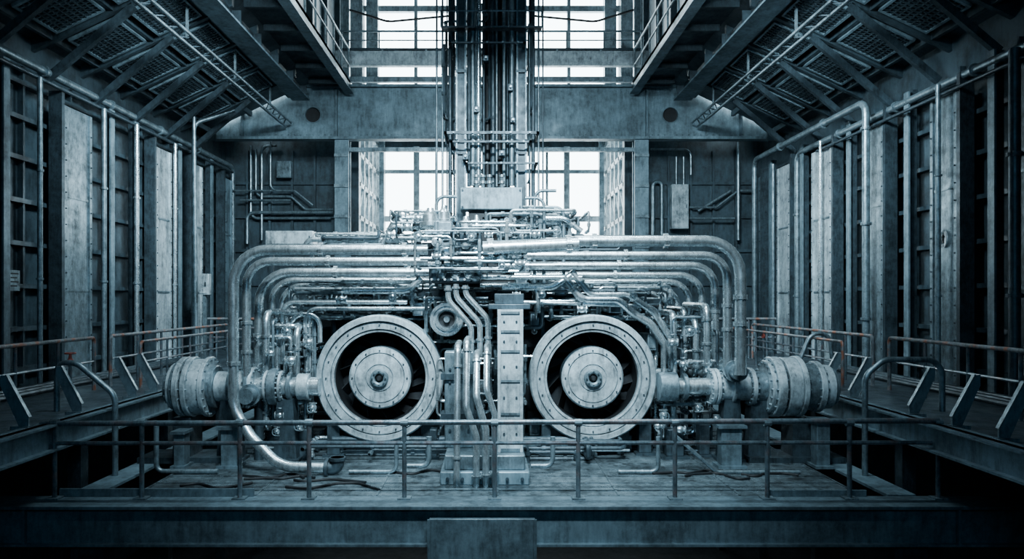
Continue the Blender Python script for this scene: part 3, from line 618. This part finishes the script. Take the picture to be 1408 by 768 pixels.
for s, pts, r, lab in [(-1, [(420, 350), (420, 329), (540, 329)], .045, 'thin pipe over the left arches with short drop'), (-1, [(440, 352), (440, 331), (560, 331), (560, 345)], .04, 'second thin pipe over the left arches'),
    (-1, [(470, 400), (560, 400), (580, 382)], .06, 'pipe bending up under left arches into the manifold'), (-1, [(388, 500), (388, 415), (560, 415)], .045, 'thin pipe crossing above the left wheel'),
    (-1, [(420, 490), (420, 424), (590, 424)], .04, 'thin bent pipe hugging the top of the left wheel'), (-1, [(400, 470), (400, 432), (440, 432), (440, 470)], .045, 'short hoop pipe at upper left of the left wheel'),
    (1, [(690, 395), (760, 395), (785, 378)], .06, 'pipe bending under the right arches'), (1, [(775, 380), (800, 412), (850, 412), (870, 430), (895, 445), (925, 490)], .07, 'diagonal bent pipe passing over the right wheel'),
    (1, [(785, 372), (812, 405), (862, 404), (900, 430), (925, 470)], .06, 'upper diagonal bent pipe over the right wheel'), (1, [(660, 381), (800, 381)], .05, 'straight horizontal pipe right of the manifold, upper'), (1, [(660, 392), (740, 392), (740, 430)], .045, 'horizontal pipe dropping beside the right wheel top'),
    (1, [(720, 415), (900, 421), (912, 450)], .035, 'thin long pipe hugging the top of the right wheel'),
    (1, [(800, 318), (775, 300), (750, 300)], .05, 'short bent pipe right of the mast foot'),
    (-1, [(520, 345), (545, 300), (580, 300)], .06, 'short bent pipe left of the mast foot')]:
    pipe('bent_pipe', lab, [V(p[0], p[1], 12.9) for p in pts], r, 0.22, [(0, .5)], seg=12)
def shaft(name, label, segs, yc, Y, legs):
    c = V(segs[0][0], yc, Y); e = V(segs[-1][1], yc, Y)
    t = thing(name, label, 'flanged drum', ((c.x+e.x)/2, Y, 0))
    for (a, b, r, nm, m) in segs:
        p = V(a, yc, Y); q = V(b, yc, Y); L_ = (q-p).length; R = r*Y/1000
        ch = min(0.012, L_*0.2)
        part = MB().solid([(R-ch, 0), (R, ch), (R, L_-ch), (R-ch, L_)], p, (1, 0, 0), 48).build(nm, m, t)
        if nm == 'flange':
            for k in range(18):
                an = 2*PI*k/18; o = Vector((0, math.cos(an), math.sin(an)))*R*0.9
                MB().cyl(p+o-Vector((0.03, 0, 0)), q+o+Vector((0.03, 0, 0)), 0.02, 6).build('bolt', MID, part)
    for a in legs:
        q = V(a, yc, Y)
        MB().prism([(q.x-0.2, 0), (q.x+0.2, 0), (q.x+0.13, q.z-0.2), (q.x-0.13, q.z-0.2)], 'y', Y-0.15, Y+0.15).box(q.x-0.25, q.x+0.25, Y-0.22, Y+0.22, 0, 0.05).build('pedestal_leg', DARK, t)
shaft('flanged_drum', 'large pale flanged drum at far left side of the engine', [(233, 240, 24, 'end_cap', MID), (240, 246, 32, 'flange', PALE), (246, 252, 36, 'collar', MID), (252, 260, 41, 'flange', PALE), (260, 263, 36, 'groove', DARK), (263, 270, 41, 'flange', PALE), (270, 286, 38, 'drum', PALE), (286, 292, 41, 'flange', PALE), (292, 300, 29, 'collar', MID), (300, 342, 21, 'sleeve', PALE), (318, 322, 24, 'collar', MID), (342, 347, 27, 'flange', MID), (347, 352, 27, 'flange', PALE), (352, 440, 13, 'shaft', STEEL), (366, 370, 22, 'flange', PALE), (372, 384, 25, 'collar', MID), (386, 390, 22, 'flange', PALE), (397, 403, 20, 'collar', MID), (410, 426, 18, 'collar', PALE)], 531, 12.4, (318, 395))
shaft('drive_shaft', 'pale flanged drive shaft with big drum at right side of the engine', [(905, 930, 20, 'collar', MID), (930, 975, 12, 'shaft', STEEL), (938, 944, 18, 'collar', MID), (975, 980, 25, 'flange', PALE), (981, 986, 25, 'flange', PALE), (986, 1028, 19, 'sleeve', PALE), (1003, 1008, 23, 'collar', PALE), (1028, 1034, 26, 'flange', PALE), (1034, 1050, 21, 'sleeve', MID), (1050, 1056, 36, 'flange', PALE), (1056, 1068, 41, 'flange', PALE), (1068, 1072, 36, 'groove', DARK), (1072, 1090, 40, 'drum', PALE), (1090, 1097, 42, 'flange', PALE), (1097, 1116, 32, 'collar', MID), (1116, 1124, 35, 'flange', PALE), (1124, 1138, 30, 'drum', PALE), (1138, 1144, 26, 'end_cap', MID)], 531, 12.4, (1003, 1040))
for s in (-1, 1):
    sd = 'left' if s < 0 else 'right'
    tag(MB().sbox(s, 4.3, 5.9, 12.1, 12.8, 0.0, 0.1).sbox(s, 5.05, 5.35, 12.2, 12.7, 0.1, 0.75).build('drum_support', DARK), 'steel outrigger block under the %s flanged drum' % sd, 'support')
for s, px0, px1 in ((-1, 330, 425), (1, 905, 1030)):
    sd = 'left' if s < 0 else 'right'
    t = thing('collector_header', 'horizontal collector pipe under the %s row of arched pipes' % sd, 'header pipe', V((px0+px1)/2, 560, 13))
    a = V(337 if s < 0 else 1018, 545 if s < 0 else 512, 11.8); b = V(425 if s < 0 else 915, 535 if s < 0 else 500, 15)
    b.z = a.z; b.x = a.x-s*0.1
    MB().cyl(a, b, 0.13, 20).build('pipe_run', MID, t)
    for k in range(4):
        q = a.lerp(b, (k+0.3)/4); d = (b-a).normalized(); MB().cyl(q-d*0.04, q+d*0.04, 0.18, 20).build('flange', MID, t)
    for k in (0.2, 0.8):
        q = a.lerp(b, k); MB().cyl(q, (q.x, q.y, 0), 0.08, 12).build('leg', DARK, t)
def valve(x, y, z, sc, label, group, ax='y'):
    t = thing('hand_valve', label, 'valve', (x, y, z), group)
    MB().solid([(0.5*sc, -1.1*sc), (0.9*sc, -1.05*sc), (0.9*sc, -0.85*sc), (0.5*sc, -0.8*sc), (0.8*sc, -0.35*sc), (0.85*sc, 0), (0.8*sc, 0.35*sc), (0.5*sc, 0.8*sc), (0.9*sc, 0.85*sc), (0.9*sc, 1.05*sc), (0.5*sc, 1.1*sc)], (x, y, z), (1, 0, 0) if ax == 'x' else (0, 0, 1), 18).build('body', STEEL, t)
    d = Vector((0, -1, 0)) if ax != 'x' else Vector((0, 0, 1))
    o = Vector((x, y, z)); MB().cyl(o, o+d*1.6*sc, 0.2*sc, 10).build('stem', MID, t)
    w = MB().torus(o+d*1.6*sc, d, 0.8*sc, 0.1*sc, 18, 6)
    e = d.cross(Vector((1, 0, 0))); w.bar(o+d*1.6*sc-e*.8*sc, o+d*1.6*sc+e*.8*sc, 0.1*sc); w.bar(o+d*1.6*sc-Vector((.8*sc, 0, 0)), o+d*1.6*sc+Vector((.8*sc, 0, 0)), 0.1*sc)
    w.build('handwheel', MID, t)
for grp, lab, Yv, spots in (('hand valves left of the wheels', 'small steel hand valve among pipework left of the left wheel', 12.3, [(424, 470), (430, 560), (400, 495), (412, 585), (385, 570), (395, 455), (372, 485), (382, 592)]),
                        ('hand valves right of the wheels', 'small steel hand valve among pipework right of the right wheel', 12.3, [(925, 470), (912, 570), (940, 500), (960, 560), (905, 585), (948, 455), (935, 590), (985, 575)]),
                        ('hand valves on engine top', 'small hand valve on top of the engine around the mast foot', 12.65, [(560, 312), (700, 318), (735, 322), (765, 318), (535, 322), (680, 306), (575, 300)]),
                        ('hand valves at the manifold', 'small hand valve clustered where the horizontal pipes meet the manifold', 11.55, [(672, 322), (690, 365), (600, 352), (648, 326), (715, 362), (575, 325)]),
                        ('hand valves above the wheels', 'small hand valve on the pipes just above the large wheels', 12.65, [(470, 412), (540, 408), (590, 412), (745, 405), (800, 425), (870, 408), (710, 405)])):
    for i, (px, py) in enumerate(spots):
        q = V(px, py, Yv); valve(q.x, q.y, q.z, random.uniform(.06, .09), lab, grp, 'xy'[i % 2])
for i, (px, py, w_, h_) in enumerate([(455, 420, 14, 12), (505, 398, 18, 10), (575, 425, 14, 18), (735, 440, 12, 22), (770, 400, 16, 12), (845, 425, 18, 10), (895, 470, 12, 22), (425, 505, 12, 24), (668, 445, 16, 12), (735, 585, 14, 24), (600, 600, 14, 22), (905, 520, 10, 26)]):
    q = V(px, py, 13.2); a = w_*.0066; h = h_*.0066
    t = thing('control_box', 'small dark control box mounted in the pipework on engine front', 'box', (q.x, 13.4, q.z-h), 'small control boxes on the engine')
    MB().box(q.x-a, q.x+a, 13.1, 13.9, q.z-h, q.z+h).build('case', (MID, DARK, PALE)[i % 3], t, 0.012)
    MB().box(q.x-a*.7, q.x+a*.7, 13.08, 13.1, q.z-h*.7, q.z+h*.7).build('cover', (MID, DARK)[i % 2], t, 0.004)
def tangle(n, px0, px1, py0, py1, Ya, Yb, label, group, rr=(.018, .045), back=14.0, axes=(0, 0, 2, 2, 1), mats=None):
    mats = mats or [STEEL, STEEL, MID, STEEL, DARK, MID]
    lo = V(px0, py1, (Ya+Yb)/2); hi = V(px1, py0, (Ya+Yb)/2)
    for i in range(n):
        p = Vector((random.uniform(lo.x, hi.x), random.uniform(Ya, Yb), random.uniform(lo.z, hi.z)))
        pts = [p.copy()]; r = random.uniform(*rr); lastax = None
        for k in range(random.randint(2, 5)):
            ax = random.choice([a for a in axes if a != lastax]); lastax = ax
            q = pts[-1].copy(); rng = ((lo.x, hi.x), (Ya, Yb), (lo.z, hi.z))[ax]
            L_ = (rng[1]-rng[0])*random.uniform(0.25, 0.8)
            q[ax] += L_ if q[ax]+L_ < rng[1] else -L_
            q[ax] = min(max(q[ax], rng[0]), rng[1])
            if (q-pts[-1]).length > 0.08: pts.append(q)
        end = pts[-1].copy(); end.y = back
        pts.append(end)
        w = MB().tube(pts, r, 0.07, 8)
        for k in range(len(pts)-1):
            a, b = pts[k], pts[k+1]; L_ = (b-a).length
            if L_ > 0.25:
                d = (b-a).normalized()
                for u in (0.3, 0.7):
                    c0 = a.lerp(b, u); w.cyl(c0-d*0.03, c0+d*0.03, r*1.55, 8)
        tag(w.build('thin_pipe', random.choice(mats)), label, 'pipe', group)
tangle(34, 405, 600, 388, 438, 13.0, 13.9, 'thin pipe in the tangle above the left wheel', 'thin pipes above the left wheel', (.012, .035))
tangle(28, 362, 440, 425, 612, 12.6, 13.9, 'thin pipe in the tangle left of the left wheel', 'thin pipes left of the left wheel', (.015, .035))
tangle(34, 735, 925, 388, 438, 13.0, 13.9, 'thin pipe in the tangle above the right wheel', 'thin pipes above the right wheel', (.012, .035))
tangle(28, 898, 985, 425, 612, 12.6, 13.9, 'thin pipe in the tangle right of the right wheel', 'thin pipes right of the right wheel', (.015, .035))
tangle(16, 590, 745, 388, 470, 12.6, 13.8, 'thin pipe in the tangle behind the central column', 'thin pipes behind central column', (.015, .04))
tangle(16, 605, 735, 470, 610, 12.3, 13.6, 'thin pipe low between the two wheels', 'thin pipes between the wheels', (.015, .04))
tangle(12, 440, 600, 318, 342, 12.8, 13.9, 'thin pipe lying over the left arched pipes', 'thin pipes over left arches', (.015, .03))
tangle(12, 670, 850, 318, 345, 12.8, 13.9, 'thin pipe lying over the right arched pipes', 'thin pipes over right arches', (.015, .03))
tangle(24, 540, 625, 288, 330, 12.6, 13.6, 'thin pipe looping left of the mast foot', 'thin pipes left of mast foot', (.015, .035))
tangle(26, 665, 805, 285, 330, 12.6, 13.6, 'thin pipe looping right of the mast foot', 'thin pipes right of mast foot', (.015, .035))
tangle(16, 572, 735, 302, 385, 11.5, 11.85, 'thin pipe wrapped around the front of the valve manifold', 'thin pipes around the manifold', (.012, .03), 12.1)
tangle(22, 430, 910, 598, 640, 12.0, 13.4, 'thin pipe near the deck under the wheels', 'thin pipes under the wheels', (.02, .045), mats=[MID, DARK, DARK, STEEL])
tangle(8, 612, 738, -60, 250, 13.15, 13.85, 'thin crooked pipe clipped along the mast', 'thin crooked mast pipes', (.012, .025), 13.45, (0, 2, 2, 2, 1), [DARK, MID])
for (pts, r, lab) in [([(215, 585), (215, 648), (300, 648)], .04, 'low thin pipe lying at the left edge of the deck'), ([(930, 600), (985, 660), (1100, 660)], .03, 'loose thin rod bending across right part of deck'),
    ([(730, 640), (760, 640), (760, 600)], .04, 'small angled drain pipe right of the pedestal'), ([(560, 640), (590, 640), (590, 600)], .04, 'small angled drain pipe left of the pedestal'),
    ([(850, 650), (905, 650), (905, 600)], .035, 'small angled drain pipe below right edge of right wheel'), ([(480, 652), (545, 652), (545, 610)], .035, 'small angled drain pipe below the left wheel')]:
    P0 = [V(p[0], p[1], 11.4) for p in pts]
    for q in P0: q.z = max(q.z, r)
    pipe('drain_pipe', lab, P0, r, 0.12, m=MID)
for i in range(9):
    y = random.uniform(10.5, 11.6); x = random.choice((random.uniform(-4.6, -1.3), random.uniform(1.0, 4.0)))
    pts = [(x, y, 0.02)]
    for k in range(4): pts.append((pts[-1][0]+random.uniform(0.15, 0.4), y+random.uniform(-0.25, 0.25), 0.02))
    tag(MB().tube(pts, 0.02, 0.15, 8).build('deck_cable', BLACK), 'loose dark cable lying on the deck behind the front railing', 'cable', 'loose cables on the deck')
for i, (x, wd_) in enumerate(((-3.3, .3), (-2.75, .22), (-1.15, .2), (-1.0, .12), (0.95, .16), (2.7, .22), (3.15, .3), (3.7, .18), (-3.85, .2))):
    y = 12.6+0.15*(i % 3)
    t = thing('deck_support', 'short dark support foot on the deck under the engine front', 'support', (x, y, 0), 'dark deck supports under the engine')
    MB().box(x-wd_/2, x+wd_/2, y-0.12, y+0.12, 0.04, 0.5+0.06*(i % 3)).build('post', DARK, t, 0.01)
    MB().box(x-wd_*.8, x+wd_*.8, y-0.18, y+0.18, 0, 0.04).build('foot_plate', DARK, t)
for i, (px, w_, h_, lab) in enumerate([(318, 22, 56, 'stubby square pedestal below the left flanged drum'), (1003, 28, 58, 'stubby square pedestal below the right drive shaft'), (1128, 18, 66, 'narrow post below the outer end of right drive shaft'), (250, 14, 50, 'narrow post below the far left flanged drum')]):
    Y = 11.9; x = XW(px, Y); t = thing('support_post', lab, 'post', (x, Y, 0))
    a = w_*Y/2000; h = h_*Y/1000
    MB().box(x-a, x+a, Y-0.12, Y+0.12, 0, h).build('post', FRONT, t, 0.01)
    for zz in (h-0.04, 0): MB().box(x-a*1.4, x+a*1.4, Y-0.18, Y+0.18, zz, zz+0.045).build('plate', FRONT, t)
# ================================================================ MAST
MY = 13.4
z0m = 2.95
for px0, px1, lab in ((628, 640, 'dark left box post of the central mast'), (711, 723, 'dark right box post of the central mast')):
    x0, x1 = XW(px0, MY), XW(px1, MY); t = thing('mast_post', lab, 'mast post', ((x0+x1)/2, MY, z0m))
    MB().box(x0, x1, MY, MY+0.25, z0m, 12).build('column', DARK, t)
    for xx in (x0, x1): MB().box(xx-0.015, xx+0.015, MY-0.04, MY, z0m, 12).build('edge_angle', MID, t)
    for k, z in enumerate((3.9, 5.4, 6.9, 8.3)): MB().box(x0-0.02, x1+0.02, MY-0.05, MY, z, z+0.05).build('clip', DARK, t)
mp_ = [(645, .035, 0, DARK), (650.5, .05, -.1, MID), (658, .05, -.1, STEEL), (665, .03, .1, DARK), (670, .07, .35, BLACK), (678, .055, .15, DARK), (683, .02, .0, MID), (687, .07, .35, BLACK), (693, .035, .0, MID), (698, .03, .15, DARK), (703.5, .05, -.1, MID), (709, .025, .1, DARK),
       (733, .035, 0, DARK), (729, .02, .2, DARK), (619, .035, 0, DARK), (624, .02, .2, DARK), (600, .02, .1, MID), (609, .02, -.1, MID), (741, .02, .1, MID), (746, .014, -.1, DARK), (614, .014, .2, DARK), (654, .06, .35, BLACK), (698, .06, .38, BLACK)]
wh = {650.5: 'grey pipe on the left inside of the mast', 658: 'bright pipe on the left inside of the mast', 703.5: 'grey pipe on the right inside of the mast', 733: 'slim pipe outside the right mast post', 619: 'slim pipe outside the left mast post', 600: 'outermost thin rod left of the mast', 746: 'outermost thin rod right of the mast'}
for px, r, dy, m in mp_:
    x = XW(px, MY); zb = 2.95 if (px < 632 or px > 719) else ZW(255, 13.3)
    lab = wh.get(px, 'thin vertical rod or cable within the mast bundle')
    k = (int(px)*7 % 10)/100
    pipe('mast_pipe', lab, [(x, MY+dy, zb), (x, MY+dy, 12)], r, 0, [(0, .12+k), (0, .4+k)], group=None if px in wh else 'thin mast rods', m=m, seg=12, fr=1.25)
for py, x0, x1, h, lab in ((187, 612, 740, 3.5, 'dark cross brace plate around the mast at girder height'), (199, 620, 730, 2.5, 'thin cross brace below the mast brace plate'), (228, 640, 738, 2.5, 'lower cross brace of the mast above the pale box'), (66, 618, 722, 2, 'topmost thin cross brace of the mast')):
    a, b = XW(x0, MY), XW(x1, MY); z = ZW(py, MY); hh = h*MY/1000
    t = thing('cross_brace', lab, 'brace', ((a+b)/2, MY, z))
    MB().box(a, b, MY-0.3, MY-0.25, z-hh/2, z+hh/2).box(a, b, MY+0.4, MY+0.45, z-hh/2, z+hh/2).box(a, a+0.05, MY-0.3, MY+0.45, z-hh/2, z+hh/2).box(b-0.05, b, MY-0.3, MY+0.45, z-hh/2, z+hh/2).build('frame', DARK, t)
    for k in range(5): xx = a+(b-a)*(k+.5)/5; MB().cyl((xx, MY-0.33, z), (xx, MY-0.3, z), 0.018, 6).build('bolt', MID, t)
for i, (px, py, w_, h_) in enumerate([(655, 150, 7, 9), (702, 120, 7, 10), (640, 215, 8, 9), (690, 210, 9, 8), (668, 80, 8, 8), (705, 165, 7, 7)]):
    p = V(px, py, 13.2); a = w_*.0066; h = h_*.0066
    t = thing('mast_fitting', 'small boxy fitting clipped to the mast pipe bundle', 'fitting', p, 'small mast fittings')
    MB().box(p.x-a, p.x+a, 13.18, 13.36, p.z-h, p.z+h).build('case', DARK, t, 0.01)
    MB().cyl((p.x, 13.18, p.z), (p.x, 13.13, p.z), 0.02, 10).build('cap', MID, t)
a, b = XW(608, MY), XW(744, MY); z = ZW(46, MY)
t = thing('mast_platform', 'small railed service platform high on the central mast', 'platform', (0, MY, z))
MB().box(a, b, MY-0.3, MY-0.12, z, z+0.03).build('deck', DARK, t)
MB().tube([(a, MY-0.12, z+0.3), (a, MY-0.3, z+0.3), (b, MY-0.3, z+0.3), (b, MY-0.12, z+0.3)], 0.016, 0.05, 8).build('top_rail', MID, t)
for k in range(7): x = a+(b-a)*k/6; MB().cyl((x, MY-0.3, z), (x, MY-0.3, z+0.3), 0.014, 8).build('post', MID, t)
x0, x1 = XW(632, 12.8), XW(719, 12.8); z0, z1 = ZW(288, 12.8), ZW(257, 12.8)
t = thing('mast_box', 'wide pale metal box at the foot of the central mast', 'box', ((x0+x1)/2, 13, z0))
MB().box(x0, x1, 12.8, 13.2, z0, z1).build('case', MID, t, 0.02)
MB().box(x0+0.15, x1-0.15, 12.9, 13.2, 2.95, z0).build('stand', BLACK, t)
for xx in (x0+0.05, x1-0.05):
    for zz in (z0+0.05, z1-0.05): MB().cyl((xx, 12.77, zz), (xx, 12.8, zz), 0.018, 8).build('screw', DARK, t)
for k, px in enumerate((655, 664, 673, 690)):
    x = XW(px, 12.95); t = thing('stub_valve', 'short upright stub valve on the lid of the pale mast box', 'valve', (x, 12.95, z1), 'stub valves on the mast box')
    MB().cyl((x, 12.95, z1), (x, 12.95, z1+0.22), 0.035, 10).build('stem', MID, t); MB().cyl((x, 12.95, z1+0.08), (x, 12.95, z1+0.13), 0.055, 12).build('collar', STEEL, t); MB().cyl((x, 12.95, z1+0.2), (x, 12.95, z1+0.24), 0.05, 12).build('cap', STEEL, t)
for k, (pts, lab) in enumerate([([(735, 322), (735, 262), (765, 262)], 'thin angled pipe standing right of the mast foot'), ([(748, 325), (748, 272), (722, 272)], 'thin angled pipe reaching the pale mast box from right'), ([(600, 322), (600, 270), (628, 270)], 'thin angled pipe reaching the pale mast box from left'), ([(775, 325), (775, 285), (750, 285)], 'short hooked pipe right of the mast foot'), ([(575, 325), (575, 295), (600, 295)], 'short hooked pipe left of the mast foot')]):
    P0 = [V(p[0], p[1], 12.9) for p in pts]; P0[0].z = 2.95
    pipe('hooked_pipe', lab, P0, 0.03, 0.15, [(0, .5)], m=MID)
# ================================================================ LIGHT
wd = bpy.data.worlds.new('sky'); SC.world = wd; wd.use_nodes = True
bg = wd.node_tree.nodes['Background']; bg.inputs[0].default_value = (0.78, 0.94, 1.0, 1); bg.inputs[1].default_value = 12.0
def area(name, loc, tgt, size, power, col=(0.70, 0.90, 1.0), spread=180):
    l = bpy.data.lights.new(name, 'AREA'); l.shape = 'RECTANGLE'; l.size = size[0]; l.size_y = size[1]; l.energy = power; l.color = col; l.spread = math.radians(spread)
    o = bpy.data.objects.new(name, l); C.objects.link(o); o.location = loc
    o.rotation_euler = (Vector(tgt)-Vector(loc)).to_track_quat('-Z', 'Y').to_euler(); return o
area('added_key_light', (0, 5.5, 8.8), (0, 12.9, 1.9), (4, 0.4), 740, spread=64)  # unseen light added high in front to brighten the engine
for s in (-1, 1):
    area('added_top_light', (s*2.6, 11.2, 9.2), (s*2.6, 12.8, 2), (3, 0.3), 170, spread=90)  # added overhead strips without a fixture, for highlights on the pipes
    area('added_wall_light', (s*2.5, 13, 9.3), (s*9.5, 20.5, 4.0), (1.5, 1.5), 560, spread=75)  # added out of view to lift the side wall panels
    area('added_roof_light', (s*4.0, 11.5, 8.9), (s*8.0, 18.5, 8.8), (0.8, 0.5), 110, spread=90)  # unseen helper light, brightens the sloping roof panels
area('added_girder_light', (0, 14.5, 9.3), (0, 24, 8.6), (6, 0.5), 300, spread=130)  # invented source above the view that brightens the cross girder
area('added_fill_light', (0, -2.5, 6.5), (0, 12, 2.5), (8, 3), 300, (0.26, 0.6, 0.9))  # blue fill added behind the camera to tint the shadows
# ================================================================ CAMERA
cam = bpy.data.cameras.new('camera'); co = bpy.data.objects.new('camera', cam); C.objects.link(co)
co.location = (0, 0, 2.75); co.rotation_euler = (PI/2, 0, 0)
cam.sensor_width = 36; cam.lens = 36*1000/1408; cam.shift_x = 28/1408; cam.shift_y = 26/1408
cam.clip_end = 200
SC.camera = co
for o in C.objects:
    if '_o' in o: del o['_o']
